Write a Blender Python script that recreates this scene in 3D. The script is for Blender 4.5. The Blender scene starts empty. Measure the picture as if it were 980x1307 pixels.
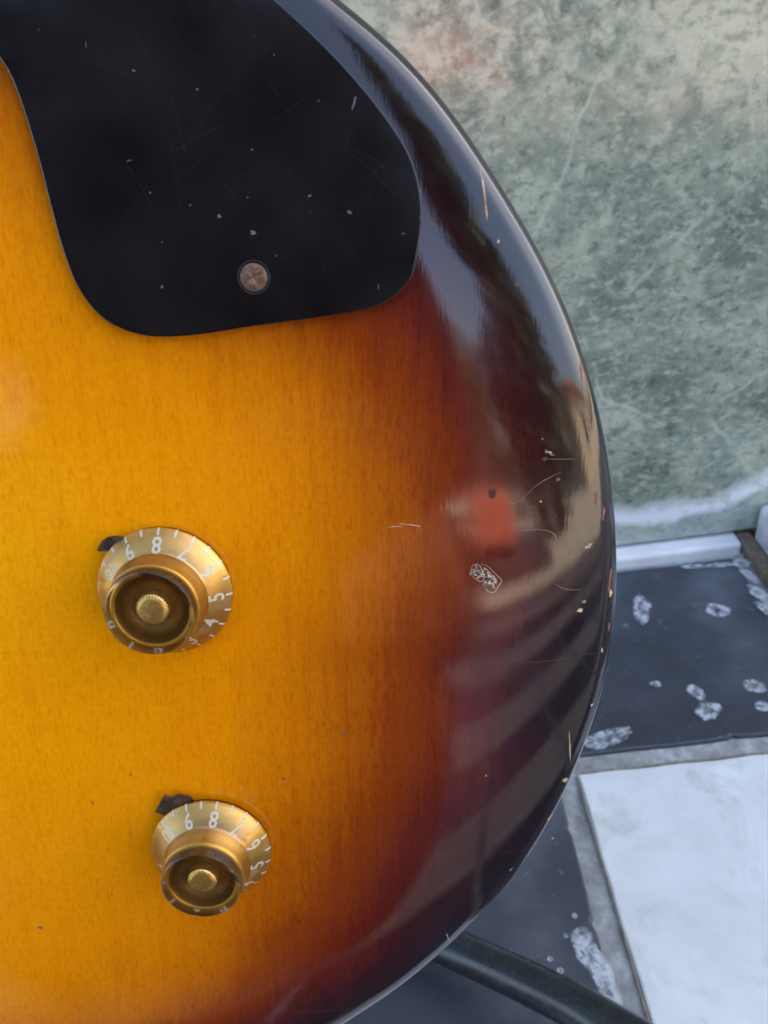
import bpy, bmesh, math, random
import numpy as np
from mathutils import Vector, Matrix

random.seed(7); rng = np.random.default_rng(7)
S = bpy.context.scene
COL = S.collection
R = math.radians

# ------------------------------------------------------------------ camera
F, CX, CY, PW, PH = 950.0, 490.0, 653.5, 980, 1307      # focal length and frame in photograph pixels
H = 0.44                                                 # camera height above the floor
PITCH, ROLL = 34.0, -9.0
_a, _r = R(PITCH), R(ROLL)
_rt0 = np.array([1., 0, 0]); _up0 = np.array([0, math.sin(_a), math.cos(_a)])
FW = np.array([0, math.cos(_a), -math.sin(_a)])
RT = math.cos(_r)*_rt0 + math.sin(_r)*_up0
UP = -math.sin(_r)*_rt0 + math.cos(_r)*_up0
C = np.array([0., 0., H])
cam_d = bpy.data.cameras.new('camera'); cam = bpy.data.objects.new('camera', cam_d); COL.objects.link(cam)
m = Matrix.Identity(4)
for i in range(3):
    m[i][0] = RT[i]; m[i][1] = UP[i]; m[i][2] = -FW[i]; m[i][3] = C[i]
cam.matrix_world = m
cam_d.sensor_fit = 'VERTICAL'; cam_d.sensor_height = 24.0; cam_d.lens = F/PH*24.0
cam_d.clip_start = 0.005; cam_d.clip_end = 400
cam_d.dof.use_dof = True; cam_d.dof.focus_distance = 0.148; cam_d.dof.aperture_fstop = 24.0
S.camera = cam

# ------------------------------------------------------------------ sky, sun, exposure
SUN_EL, SUN_AZ = 36.0, 60.0          # the sun stands behind the marble wall (azimuth from +Y towards +X)
W = bpy.data.worlds.new('World'); S.world = W; W.use_nodes = True
nt = W.node_tree; bg = nt.nodes['Background']
sky = nt.nodes.new('ShaderNodeTexSky'); sky.sky_type = 'NISHITA'; sky.sun_disc = False
sky.sun_elevation = R(SUN_EL); sky.sun_rotation = R(SUN_AZ); sky.air_density = 1.0; sky.dust_density = 4.0; sky.ozone_density = 1.0
nt.links.new(sky.outputs[0], bg.inputs[0]); bg.inputs[1].default_value = 0.15
sun_d = bpy.data.lights.new('sun', 'SUN'); sun_d.energy = 5.0; sun_d.angle = R(0.5); sun_d.color = (1, .93, .83)
sun = bpy.data.objects.new('sun', sun_d); COL.objects.link(sun)
sv = Vector((math.sin(R(SUN_AZ))*math.cos(R(SUN_EL)), math.cos(R(SUN_AZ))*math.cos(R(SUN_EL)), math.sin(R(SUN_EL))))
sun.rotation_euler = sv.to_track_quat('Z', 'Y').to_euler()
sun.location = (0, 3, 5)
S.view_settings.view_transform = 'Standard'; S.view_settings.look = 'None'
S.view_settings.exposure = 2.62; S.view_settings.gamma = 1.0
S.render.engine = 'CYCLES'
S.cycles.use_denoising = True
S.cycles.max_bounces = 12; S.cycles.transmission_bounces = 10; S.cycles.glossy_bounces = 4; S.cycles.diffuse_bounces = 3
S.cycles.use_adaptive_sampling = True; S.cycles.adaptive_threshold = .02
S.cycles.sample_clamp_indirect = 12

# ------------------------------------------------------------------ pixel rays (measured from the photograph)
def ray(px, py):
    return FW + RT*(px-CX)/F - UP*(py-CY)/F
def at_depth(px, py, z):
    return C + ray(px, py)*z
def on_floor(px, py, z=0.0):
    d = ray(px, py); return C + d*((z-H)/d[2])
# guitar frame: perpendicular from the lens to the face meets it at this pixel
D = 0.130
AN = ray(500, 345); AN = AN/np.linalg.norm(AN)
GZ = -AN
GY = UP - GZ*np.dot(UP, GZ); GY /= np.linalg.norm(GY)
GX = np.cross(GY, GZ)
GO = C + AN*D
def to_face(px, py, h=0.0):          # -> millimetres in the guitar's plane at height h (mm)
    d = ray(px, py); t = (D-h*.001)/np.dot(d, AN); p = d*t
    return np.array([np.dot(p, GX), np.dot(p, GY)])*1000
def face_to_px(x, y, z=0.0):
    p = GO + GX*x*.001 + GY*y*.001 + GZ*z*.001 - C
    w = np.dot(p, FW); return CX + F*np.dot(p, RT)/w, CY - F*np.dot(p, UP)/w
GM = Matrix([[GX[0], GY[0], GZ[0], GO[0]], [GX[1], GY[1], GZ[1], GO[1]], [GX[2], GY[2], GZ[2], GO[2]], [0, 0, 0, 1]])

# ------------------------------------------------------------------ object helpers
def link(name, me, mat=None, parent=None, smooth=False):
    o = bpy.data.objects.new(name, me); COL.objects.link(o)
    if mat is not None: me.materials.append(mat)
    if parent is not None: o.parent = parent
    if smooth: me.polygons.foreach_set('use_smooth', [True]*len(me.polygons))
    return o
def mesh(name, V, Fc, mat=None, parent=None, smooth=False):
    me = bpy.data.meshes.new(name); me.from_pydata([tuple(map(float, v)) for v in V], [], Fc); me.update()
    return link(name, me, mat, parent, smooth)
def bmobj(name, bm, mat=None, parent=None, smooth=False):
    bmesh.ops.recalc_face_normals(bm, faces=bm.faces)
    me = bpy.data.meshes.new(name); bm.to_mesh(me); bm.free()
    return link(name, me, mat, parent, smooth)
def empty(name, mat=None, loc=(0, 0, 0), parent=None):
    o = bpy.data.objects.new(name, None); COL.objects.link(o); o.empty_display_size = .02
    if mat is not None: o.matrix_world = mat
    else: o.location = loc
    if parent is not None: o.parent = parent
    return o
def tag(o, label=None, cat=None, group=None, kind=None):
    for k, v in (('label', label), ('category', cat), ('group', group), ('kind', kind)):
        if v: o[k] = v
    return o
def box(x0, x1, y0, y1, z0, z1, bev=0, seg=2):
    bm = bmesh.new(); bmesh.ops.create_cube(bm, size=1)
    for v in bm.verts:
        v.co = Vector(((x0+x1)/2+v.co.x*(x1-x0), (y0+y1)/2+v.co.y*(y1-y0), (z0+z1)/2+v.co.z*(z1-z0)))
    if bev: bmesh.ops.bevel(bm, geom=bm.edges[:], offset=bev, segments=seg, profile=.5, affect='EDGES')
    return bm
def lathe(name, prof, mat, parent=None, n=96, k=.001, closed=False):
    V, Fc = [], []; P = len(prof)
    for j in range(n):
        a = 2*math.pi*j/n
        for r, z in prof: V.append((r*math.cos(a)*k, r*math.sin(a)*k, z*k))
    for j in range(n):
        j2 = (j+1) % n
        for i in range(P-1): Fc.append((j*P+i, j2*P+i, j2*P+i+1, j*P+i+1))
    o = mesh(name, V, Fc, mat, parent, True)
    bm = bmesh.new(); bm.from_mesh(o.data); bmesh.ops.remove_doubles(bm, verts=bm.verts, dist=1e-7)
    bmesh.ops.recalc_face_normals(bm, faces=bm.faces); bm.to_mesh(o.data); bm.free()
    return o
def sharp(o, ang=40):
    o.data.set_sharp_from_angle(angle=R(ang)); return o
def catmull(P, n, closed=False):
    P = [np.array(p, float) for p in P]; out = []
    N = len(P); rngs = range(N if closed else N-1)
    for i in rngs:
        g = (lambda k: P[k % N]) if closed else (lambda k: P[min(max(k, 0), N-1)])
        p0, p1, p2, p3 = g(i-1), g(i), g(i+1), g(i+2)
        for t in np.linspace(0, 1, n, endpoint=False):
            out.append(.5*((2*p1)+(-p0+p2)*t+(2*p0-5*p1+4*p2-p3)*t*t+(-p0+3*p1-3*p2+p3)*t**3))
    if not closed: out.append(P[-1])
    return np.array(out)
def tube(name, P, rad, mat, parent=None, n=24, cap=True):
    P = np.array(P, float); V, Fc = [], []; up = Vector((0, 0, 1)); N = len(P)
    prevx = None
    for i in range(N):
        t = Vector(P[min(i+1, N-1)]-P[max(i-1, 0)]).normalized()
        x = (prevx - t*prevx.dot(t)).normalized() if prevx is not None else t.orthogonal().normalized()
        y = t.cross(x); prevx = x; r = rad[i] if hasattr(rad, '__len__') else rad
        for j in range(n):
            a = 2*math.pi*j/n; V.append(Vector(P[i])+x*r*math.cos(a)+y*r*math.sin(a))
    for i in range(N-1):
        for j in range(n): Fc.append((i*n+j, i*n+(j+1) % n, (i+1)*n+(j+1) % n, (i+1)*n+j))
    if cap: Fc.append(tuple(range(n))[::-1]); Fc.append(tuple((N-1)*n+j for j in range(n)))
    o = mesh(name, V, Fc, mat, parent, True); return sharp(o, 50)

# ------------------------------------------------------------------ material helpers
class NT:
    def __init__(s, name):
        s.m = bpy.data.materials.new(name); s.m.use_nodes = True; s.t = s.m.node_tree
        s.b = s.t.nodes['Principled BSDF']
    def n(s, typ, **kw):
        nd = s.t.nodes.new('ShaderNode'+typ)
        for k, v in kw.items(): setattr(nd, k, v)
        return nd
    def l(s, a, b): s.t.links.new(a, b)
    def set(s, **kw):
        for k, v in kw.items(): s.b.inputs[k.replace('_', ' ')].default_value = v
        return s
    def coord(s, scale=(1, 1, 1), rot=(0, 0, 0), what='Object', loc=(0, 0, 0)):
        tc = s.n('TexCoord'); mp = s.n('Mapping'); mp.inputs['Scale'].default_value = scale; mp.inputs['Rotation'].default_value = rot
        mp.inputs['Location'].default_value = loc
        s.l(tc.outputs[what], mp.inputs[0]); return mp.outputs[0]
    def noise(s, vec, scale, detail=4, rough=.55, dist=0.0):
        nd = s.n('TexNoise'); nd.inputs['Scale'].default_value = scale; nd.inputs['Detail'].default_value = detail
        nd.inputs['Roughness'].default_value = rough; nd.inputs['Distortion'].default_value = dist
        if vec is not None: s.l(vec, nd.inputs['Vector'])
        return nd.outputs[0]
    def voro(s, vec, scale, feat='DISTANCE_TO_EDGE', rnd=1.0):
        nd = s.n('TexVoronoi'); nd.feature = feat; nd.inputs['Scale'].default_value = scale; nd.inputs['Randomness'].default_value = rnd
        s.l(vec, nd.inputs['Vector']); return nd.outputs[0]
    def ramp(s, fac, stops, interp='LINEAR'):
        nd = s.n('ValToRGB'); cr = nd.color_ramp; cr.interpolation = interp
        while len(cr.elements) < len(stops): cr.elements.new(.5)
        for e, (p, c) in zip(cr.elements, stops):
            e.position = p; e.color = (c, c, c, 1) if not hasattr(c, '__len__') else (*c, 1)
        s.l(fac, nd.inputs[0]); return nd.outputs[0]
    def mix(s, fac, a, b, mode='MIX'):
        nd = s.n('Mix'); nd.data_type = 'RGBA'; nd.blend_type = mode
        for ix, v in ((0, fac), (6, a), (7, b)):
            sock = nd.inputs[ix]
            if hasattr(v, 'is_output'): s.l(v, sock)
            elif hasattr(v, '__len__'): sock.default_value = (*v, 1)
            else: sock.default_value = v if ix == 0 else (v, v, v, 1)
        return nd.outputs[2]
    def math(s, op, a, b=0.0, c=0.0):
        nd = s.n('Math'); nd.operation = op
        for sock, v in zip(nd.inputs, (a, b, c)):
            if hasattr(v, 'is_output'): s.l(v, sock)
            else: sock.default_value = v
        return nd.outputs[0]
    def bump(s, h, strength=.3, dist=.001, to='Normal', prev=None):
        nd = s.n('Bump'); nd.inputs['Strength'].default_value = strength; nd.inputs['Distance'].default_value = dist
        s.l(h, nd.inputs['Height'])
        if prev is not None: s.l(prev, nd.inputs['Normal'])
        if to: s.l(nd.outputs[0], s.b.inputs[to])
        return nd.outputs[0]
    def col(s, c): s.l(c, s.b.inputs['Base Color']); return s

def simple(name, c, rough=.5, metal=0.0, var=.25, scale=40, bump=0.0, **kw):
    t = NT(name); n = t.noise(t.coord(), scale, 5)
    t.col(t.mix(t.ramp(n, [(.3, 0), (.7, 1)]), [x*(1-var) for x in c], [min(1, x*(1+var)) for x in c]))
    t.set(Roughness=rough, Metallic=metal, **kw)
    if bump: t.bump(n, bump, .002)
    return t.m

# ------------------------------------------------------------------ the setting: tiled floor
TY = -3.0                                   # the tile grid's turn against the lens
gx = np.array([math.cos(R(TY)), math.sin(R(TY)), 0]); gy = np.array([-math.sin(R(TY)), math.cos(R(TY)), 0])
corner = on_floor(737, 987)                 # far left corner of the pale tile
wallp = on_floor(860, 716)
PITCHX = PITCHY = np.dot(wallp-corner, gy) - .004  # one tile with its joint reaches the wall strip
JOINT = .0145
FMAT = Matrix([[gx[0], gy[0], 0, corner[0]], [gx[1], gy[1], 0, corner[1]], [0, 0, 1, 0], [0, 0, 0, 1]])
FINV = FMAT.inverted()
def fl(p): v = FINV @ Vector(p); return np.array(v)
def flpx(px, py): return fl(on_floor(px, py))
print('tile pitch', PITCHX)

def mat_dark_tile():
    t = NT('dark slate tile'); v = t.coord()
    a = t.noise(v, 9, 6, .6); b = t.noise(v, 120, 4)
    c = t.ramp(a, [(.3, (.018, .020, .028)), (.55, (.042, .046, .060)), (.75, (.10, .108, .128))])
    sp = t.ramp(t.noise(v, 55, 3, .7, .4), [(.66, 0), (.74, .55)])
    c = t.mix(sp, c, (.22, .24, .27))
    fine = t.ramp(t.voro(v, 160, 'F1'), [(.05, .5), (.14, 0)])
    c = t.mix(t.math('MULTIPLY', fine, t.ramp(t.noise(v, 14, 2), [(.45, 0), (.65, 1)])), c, (.3, .32, .36))
    t.col(c); t.l(t.ramp(b, [(.3, .32), (.7, .5)]), t.b.inputs['Roughness']); t.bump(b, .15, .0006); return t.m
def mat_pale_tile():
    t = NT('pale stone tile'); v = t.coord()
    a = t.noise(v, 16, 6, .62, .3); b = t.noise(v, 60, 5, .6)
    c = t.ramp(a, [(.28, (.46, .45, .42)), (.42, (.59, .585, .575)), (.7, (.68, .68, .675))])
    st = t.math('MULTIPLY', t.ramp(t.noise(v, 19, 4, .6, .8), [(.52, 0), (.63, 1)]), t.ramp(b, [(.38, .15), (.58, .75)]))
    c = t.mix(st, c, (.47, .46, .43))
    sp = t.ramp(t.noise(v, 150, 4, .7), [(.64, 0), (.72, .55)])
    c = t.mix(sp, c, (.42, .40, .37))
    t.col(c).set(Roughness=.42); t.bump(t.mix(.5, a, b), .5, .0018); return t.m
def mat_grout():
    t = NT('salty grey grout'); v = t.coord()
    a = t.noise(v, 70, 6, .65); b = t.noise(v, 26, 4, .6, .5)
    c = t.ramp(a, [(.3, (.16, .155, .15)), (.55, (.30, .295, .285)), (.75, (.50, .495, .48))])
    c = t.mix(t.ramp(b, [(.55, 0), (.7, .8)]), c, (.66, .68, .72))
    t.col(c).set(Roughness=.85); t.bump(a, .7, .003); return t.m
def mat_salt():
    t = NT('white salt bloom'); v = t.coord()
    a = t.noise(v, 90, 6, .7, .4)
    t.col(t.ramp(a, [(.3, (.52, .54, .58)), (.7, (.78, .80, .84))])).set(Roughness=.9)
    at = t.n('Attribute'); at.attribute_name = 'cover'
    val = t.math('ADD', t.math('MULTIPLY', at.outputs['Fac'], .62), t.math('MULTIPLY', t.noise(v, 150, 6, .75), .85))
    t.l(t.ramp(val, [(.74, 0), (1.0, .62)]), t.b.inputs['Alpha'])
    t.bump(a, .6, .002); return t.m
def mat_paving():
    t = NT('sunlit beige paving'); v = t.coord(); a = t.noise(v, 3, 6, .6); b = t.voro(v, 2.2)
    c = t.ramp(a, [(.3, (.40, .33, .25)), (.7, (.52, .44, .34))])
    c = t.mix(t.ramp(b, [(.0, 1), (.03, 0)]), c, (.25, .21, .17))
    t.col(c).set(Roughness=.85); t.bump(a, .4, .01); return t.m
ROW_BEIGE = simple('unseen row beige tile', (.42, .37, .30), .6, var=.2, scale=20, bump=.2)  # greyed beige for unseen rows, chosen to soften their mirrored stripes
DARK, PALE, GROUT, SALT, PAVE = mat_dark_tile(), mat_pale_tile(), mat_grout(), mat_salt(), mat_paving()

ground = tag(mesh('ground', [(-60, -60, -.03), (60, -60, -.03), (60, 60, -.03), (-60, 60, -.03)], [(0, 1, 2, 3)], PAVE), kind='structure')
NX0, NX1, NY0, NY1 = -10, 10, -10, 1
floor = bmobj('floor', box(NX0*PITCHX-JOINT, NX1*PITCHX, NY0*PITCHY, NY1*PITCHY+.5, -.029, -.0035), GROUT)
floor.matrix_world = FMAT; tag(floor, kind='structure')
def tile_mesh(mat, k):
    w = PITCHX-JOINT; n = 44; rg = np.random.default_rng(50+k); P = []
    for (x0, y0), (x1, y1) in (((0, 0), (0, -w)), ((0, -w), (w, -w)), ((w, -w), (w, 0)), ((w, 0), (0, 0))):
        for t_ in np.linspace(0, 1, n, endpoint=False): P.append((x0+(x1-x0)*t_, y0+(y1-y0)*t_))
    P = np.array(P); c = np.array([w/2, -w/2]); jit = rg.normal(size=len(P)); jit = sum(np.roll(jit, o) for o in (-2, -1, 0, 1, 2))/2.6
    nick = np.where(rg.random(len(P)) < .04, rg.uniform(.0006, .0016, len(P)), 0)
    V, Fc, N_ = [], [], len(P)
    for ins, z, kk in ((0, -.02, 0), (0, -.0016, 1), (.0006, -.0005, 1), (.0016, 0, 1.2)):
        q_ = np.clip(P, [ins, -w+ins], [w-ins, -ins]); d_ = (c-q_)/np.linalg.norm(c-q_, axis=1)[:, None]
        q_ = q_ + d_*((.00032*jit+nick)*kk)[:, None]
        V += [(x, y, z) for x, y in q_]
    for r_ in range(3):
        for i in range(N_): Fc.append((r_*N_+i, r_*N_+(i+1) % N_, (r_+1)*N_+(i+1) % N_, (r_+1)*N_+i))
    Fc.append(tuple(3*N_+i for i in range(N_)))
    me = bpy.data.meshes.new('tile'); me.from_pydata(V, [], Fc); me.update(); me.materials.append(mat)
    return me
TM = [tile_mesh(PALE, 0), tile_mesh(DARK, 1), tile_mesh(ROW_BEIGE, 2)]
for i in range(NX0, NX1):
    for j in range(NY0, NY1+1):
        o = bpy.data.objects.new('tile', TM[(i+j) % 2 if j > -2 else (2, 1)[(j+1) % 2]]); COL.objects.link(o); o.parent = floor
        o.location = (i*PITCHX, j*PITCHY, random.uniform(-.0006, .0006))

bmobj('dirt_line', box(-.0011, -.0003, -PITCHY+JOINT+.002, -.001, -.003, -.0010), simple('tan dirt', (.27, .21, .15), .95, var=.4, scale=200), floor)
bmobj('dirt_line', box(.001, PITCHX-JOINT, .0002, .0015, -.003, -.0010), simple('grey dirt', (.22, .19, .16), .95, var=.4, scale=200), floor)
# salt blooms and drips that lie on the dark tiles (irregular rings and patches)
def blob(name, px, py, r0, r1, mat, parent, hole=0.0, seed=0, sx=1.0, rot=0.0, z=.0009, n=56):
    rg = random.Random(seed); ph = [rg.uniform(0, 6.28) for _ in range(9)]; am = [rg.uniform(.3, 1)*(.11/(q+1)**.7) for q in range(9)]
    c = flpx(px, py); V, Fc, A_ = [], [], []
    def rad(a, k): return 1+sum(am[q]*math.sin((q+2)*a+ph[q]+k*(1+.4*q)) for q in range(9))
    rings = ((1.0, 0, 0), (.86, .8, .2), (.5+.5*hole, 1, .5), (max(hole, .3), .8, .8), (max(hole-.22, .05), 0 if hole else .8, 1.1))
    for ring, (rr, al, k) in enumerate(rings):
        for j in range(n):
            a = 2*math.pi*j/n; q = r1*rr*rad(a, k)
            x, y = q*math.cos(a)*sx, q*math.sin(a)/sx
            V.append((c[0]+x*math.cos(rot)-y*math.sin(rot), c[1]+x*math.sin(rot)+y*math.cos(rot), z+.0002*al)); A_.append(al*rg.uniform(.7, 1))
    for i in range(len(rings)-1):
        for j in range(n): Fc.append((i*n+j, i*n+(j+1) % n, (i+1)*n+(j+1) % n, (i+1)*n+j))
    if not hole: Fc.append(tuple(range(4*n, 5*n)))
    o = mesh(name, V, Fc, mat, parent); o.data.attributes.new('cover', 'FLOAT', 'POINT').data.foreach_set('value', A_); return o
for k, (px, py, r, h, sx, rot) in enumerate([(915, 780, .0100, .3, 1.1, 0), (888, 885, .0075, 0, .8, .5), (903, 908, .0095, 0, 1.1, .2), (962, 877, .0080, 0, 1.1, 0), (972, 903, .0055, 0, 1, 0),
        (836, 874, .0040, 0, 1.2, 0), (818, 778, .0130, 0, .6, -.3), (775, 943, .0130, 0, 1.7, .25), (883, 724, .0065, 0, 1.9, -.1), (918, 722, .0075, 0, 1.9, -.1),
        (748, 1215, .0100, 0, .7, .2), (762, 1235, .0105, 0, .65, .35), (744, 1196, .0060, 0, 1.0, 0), (775, 1262, .0095, 0, .6, .3), (715, 1240, .0022, 0, 1, 0), (702, 1225, .0018, 0, 1, 0), (722, 1195, .0016, 0, 1, 0), (733, 1170, .0018, 0, 1, 0),
        (955, 735, .0080, 0, .6, .2), (965, 757, .0085, 0, .7, .3), (974, 778, .0070, 0, .6, .3), (946, 720, .0080, 0, 1, 0)]):
    blob('salt_stain', px, py, r*.55, r, SALT, floor, h, 30+k, sx, rot)

# ------------------------------------------------------------------ green marble wall with its base strip
wl = lambda px, py: None
YW = PITCHY + .0195                          # wall plane in the floor's frame
def on_wall(px, py):
    d = np.array(FINV.to_3x3() @ Vector(ray(px, py))); c = fl(C); t = (YW-c[1])/d[1]; return c+d*t
def mat_marble():
    t = NT('polished green marble'); v = t.coord()
    w = t.noise(v, 14, 5, .6); vv = t.n('VectorMath'); vv.operation = 'MULTIPLY_ADD'
    t.l(v, vv.inputs[0]); vv.inputs[1].default_value = (1, 1, 1)
    nd = t.n('TexNoise'); nd.inputs['Scale'].default_value = 18; nd.inputs['Detail'].default_value = 4; t.l(v, nd.inputs['Vector'])
    vs = t.n('VectorMath'); vs.operation = 'SCALE'; t.l(nd.outputs['Color'], vs.inputs[0]); vs.inputs['Scale'].default_value = .03
    t.l(vs.outputs[0], vv.inputs[2]); wv = vv.outputs[0]
    a = t.noise(wv, 20, 5, .62); b = t.noise(v, 105, 5, .66, .25); f2 = t.noise(v, 300, 3, .6)
    c = t.ramp(a, [(.30, (.105, .130, .096)), (.44, (.180, .212, .158)), (.56, (.262, .290, .212)), (.70, (.41, .425, .31))])
    d1 = t.noise(t.coord((85, 85, 150), (0, .8, 0)), 1.0, 5, .66, .2); d2 = t.noise(t.coord((95, 95, 165), (0, -.6, 0)), 1.0, 5, .66, .2)
    c = t.mix(t.ramp(d1, [(.53, 0), (.63, .62)]), c, (.43, .44, .33))
    c = t.mix(t.ramp(d2, [(.55, 0), (.64, .55)]), c, (.39, .41, .32))
    c = t.mix(t.ramp(d2, [(.36, .55), (.45, 0)]), c, (.062, .085, .078))
    c = t.mix(t.ramp(b, [(.34, .65), (.43, 0)]), c, (.060, .082, .075))
    c = t.mix(t.ramp(b, [(.57, 0), (.66, .5)]), c, (.46, .47, .38))
    c = t.mix(t.ramp(f2, [(.34, .3), (.46, 0)]), c, (.08, .105, .095))
    vein = t.math('MULTIPLY', t.ramp(t.voro(wv, 7), [(.0, 1), (.016, 0)]), t.ramp(t.noise(v, 20, 3), [(.44, 0), (.6, .65)]))
    c = t.mix(vein, c, (.46, .48, .38))
    # mirrored sunlit ground painted in as a cream band towards the slab's top
    sx = t.n('SeparateXYZ'); t.l(v, sx.inputs[0])
    zz = t.math('ADD', sx.outputs[2], t.math('MULTIPLY', t.math('SUBTRACT', t.noise(v, 13, 4), .5), .12))
    top = t.math('MULTIPLY', t.ramp(zz, [(.34, 0), (.40, .85)]), t.ramp(t.noise(wv, 42, 5, .62, .6), [(.43, .1), (.56, 1)]))
    c = t.mix(t.math('MULTIPLY', top, t.ramp(b, [(.36, .25), (.52, 1)])), c, (.55, .50, .36))
    c = t.mix(t.math('MULTIPLY', top, t.ramp(d1, [(.40, .5), (.47, 0)])), c, (.22, .15, .10))
    # salt line left by standing water: a bowed band above the foot of the slab
    xs = t.math('SUBTRACT', sx.outputs[0], SALT_X0)
    line = t.math('ADD', SALT_Z0, t.math('ADD', t.math('MULTIPLY', xs, SALT_A), t.math('MULTIPLY', t.math('MULTIPLY', xs, xs), SALT_B)))
    dz = t.math('ADD', t.math('SUBTRACT', sx.outputs[2], line), t.math('MULTIPLY', t.math('SUBTRACT', t.noise(v, 30, 6, .65), .5), .03))
    band = t.ramp(t.math('ADD', t.math('MULTIPLY', dz, 10), .5), [(.40, .12), (.455, .95), (.53, .85), (.68, 0)])
    rag = t.ramp(t.noise(v, 75, 5, .7), [(.32, .35), (.5, 1)])
    foot = t.ramp(t.math('ADD', t.math('MULTIPLY', dz, 10), .5), [(.1, .45), (.45, .25), (.5, 0)])
    c = t.mix(t.math('MULTIPLY', band, rag), c, (.72, .74, .78))
    c = t.mix(t.math('MULTIPLY', foot, rag), c, (.42, .50, .46))
    t.col(c); t.l(t.math('ADD', t.ramp(b, [(.3, .10), (.7, .2)]), t.math('MULTIPLY', band, .5)), t.b.inputs['Roughness'])
    t.b.inputs['IOR'].default_value = 1.6; t.bump(b, .06, .0006); return t.m
_s0, _s1, _s2 = on_wall(800, 662), on_wall(890, 652), on_wall(980, 612)
SALT_X0 = _s1[0]; SALT_Z0 = _s1[2]
_A = np.array([[_s0[0]-SALT_X0, (_s0[0]-SALT_X0)**2], [_s2[0]-SALT_X0, (_s2[0]-SALT_X0)**2]])
SALT_A, SALT_B = [float(q) for q in np.linalg.solve(_A, np.array([_s0[2]-SALT_Z0, _s2[2]-SALT_Z0]))]
SALT_X0, SALT_Z0 = float(SALT_X0), float(SALT_Z0)
MARBLE = mat_marble()
WALL_H = 3.3
base_z = float(on_wall(860, 688)[2]) - .0005
print('strip height', base_z, 'salt', SALT_Z0, 'wall top of frame', on_wall(700, 0)[2])
wall = empty('marble_wall', FMAT)
tag(wall, 'polished green veined marble wall behind the guitar, white salt along its foot', 'wall')
wx1 = float(on_wall(936, 700)[0])
bmobj('slab', box(-4.0, 7.5, YW, YW+.18, base_z, WALL_H, .003), MARBLE, wall)
STRIP = simple('pale stone strip', (.66, .655, .64), .55, var=.1, scale=45, bump=.2)
bmobj('base_strip', box(-3.5, wx1, YW-.014, YW+.17, -.02, base_z-.003, .003), STRIP, wall)
# pale stone block at the right end of the strip, with a dirt-filled gap
DIRT = simple('brown dirt', (.17, .12, .085), .95, var=.4, scale=180, bump=.8)
blk = bmobj('stone_block', box(wx1+.014, wx1+.26, YW-.075, YW-.002, -.02, base_z+.030, .006, 3), simple('salty pale stone', (.52, .51, .52), .8, var=.28, scale=60, bump=.5), None)
blk.matrix_world = FMAT; tag(blk, 'pale salt-crusted stone block at the right edge, against the foot of the marble', 'stone block')
g = bmobj('dirt_gap', box(wx1+.001, wx1+.0135, YW-.07, YW+.02, -.02, base_z-.004, .002), DIRT, None); g.parent = blk

# ------------------------------------------------------------------ guitar
guitar = empty('electric_guitar', GM)
tag(guitar, 'worn sunburst solid body electric guitar with black pickguard and two gold knobs', 'guitar')

silh = [(430, 0), (500, 57), (560, 123), (612, 198), (660, 276), (700, 348), (735, 432), (760, 512), (777, 600), (785.5, 690), (785, 770), (775.5, 850), (757, 920), (721, 1010), (682, 1080), (649, 1128), (605, 1176), (550, 1228), (495, 1271), (440, 1306)]
q = [to_face(x, y, -4.1) for x, y in silh]
q = [p + .6*np.array(to_face(x, y, 0)-to_face(300, 560, 0))/np.linalg.norm(to_face(x, y, 0)-to_face(300, 560, 0)) for p, (x, y) in zip(q, silh)]
XC = max(p[0] for p in q) - 165.0           # centre line of the body
last, first = q[-1], q[0]
print('outline first', first, 'last', last, 'xc', XC)
low = [(-24, last[1]-10.5), (-42, last[1]-21), (-72, last[1]-33), (XC, last[1]-40)]
hi = [(-17, 46.7), (-25.5, 54.5), (-32, 64), (-34.5, 78), (-30, 102), (-18, 138), (-20, 172), (-50, 208), (XC, 226)]
right = [np.array(p) for p in hi[::-1]] + q + [np.array(p) for p in low]
left = [np.array([2*XC-p[0], p[1]]) for p in right[1:-1]][::-1]
OUT = catmull(right+left, 40, True)
seg = np.linalg.norm(np.roll(OUT, -1, 0)-OUT, axis=1); cum = np.concatenate([[0], np.cumsum(seg)])
NO = 1100
tt = np.linspace(0, cum[-1], NO, endpoint=False); OUT2 = np.vstack([OUT, OUT[:1]])
OUT = np.stack([np.interp(tt, cum, OUT2[:, 0]), np.interp(tt, cum, OUT2[:, 1])], 1)
_k = np.exp(-.5*(np.arange(-20, 21)/5.0)**2); _k /= _k.sum()
OUT = sum(w*np.roll(OUT, o, 0) for o, w in zip(range(-20, 21), _k))
RO = 3.4; SH, SHW = math.tan(R(15.5)), 25.0
def profile(d):
    d = np.maximum(d, 0); e = np.clip(1-np.maximum(d-2, 0)/SHW, 0, 1)
    sh = -SH*SHW/2.6*e**2.6
    dd = np.clip(RO-d, 0, RO); ro = -(RO-np.sqrt(np.maximum(RO*RO-dd*dd, 0)))
    return sh + ro
def edge_dist(P, idx=None, wnd=90):
    P = np.asarray(P, float); A = OUT; B = np.roll(OUT, -1, 0)
    if idx is None:
        ab = B-A; ap = P[:, None]-A[None]
        t = np.clip((ap*ab).sum(-1)/(ab*ab).sum(-1), 0, 1)
        return np.linalg.norm(ap-t[..., None]*ab, axis=-1).min(1)
    best = np.full(P.shape[:2], 1e9)
    for o in range(-wnd, wnd+1, 1 if wnd < 20 else 3):
        a = np.roll(A, -o, 0)[:, None]; b = np.roll(A, -o-3 if wnd >= 20 else -o-1, 0)[:, None]; ab = b-a
        t = np.clip(((P-a)*ab).sum(-1)/(ab*ab).sum(-1), 0, 1); best = np.minimum(best, np.linalg.norm(P-(a+t[..., None]*ab), axis=-1))
    return best
CEN = np.array([XC, 10.0])
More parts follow.
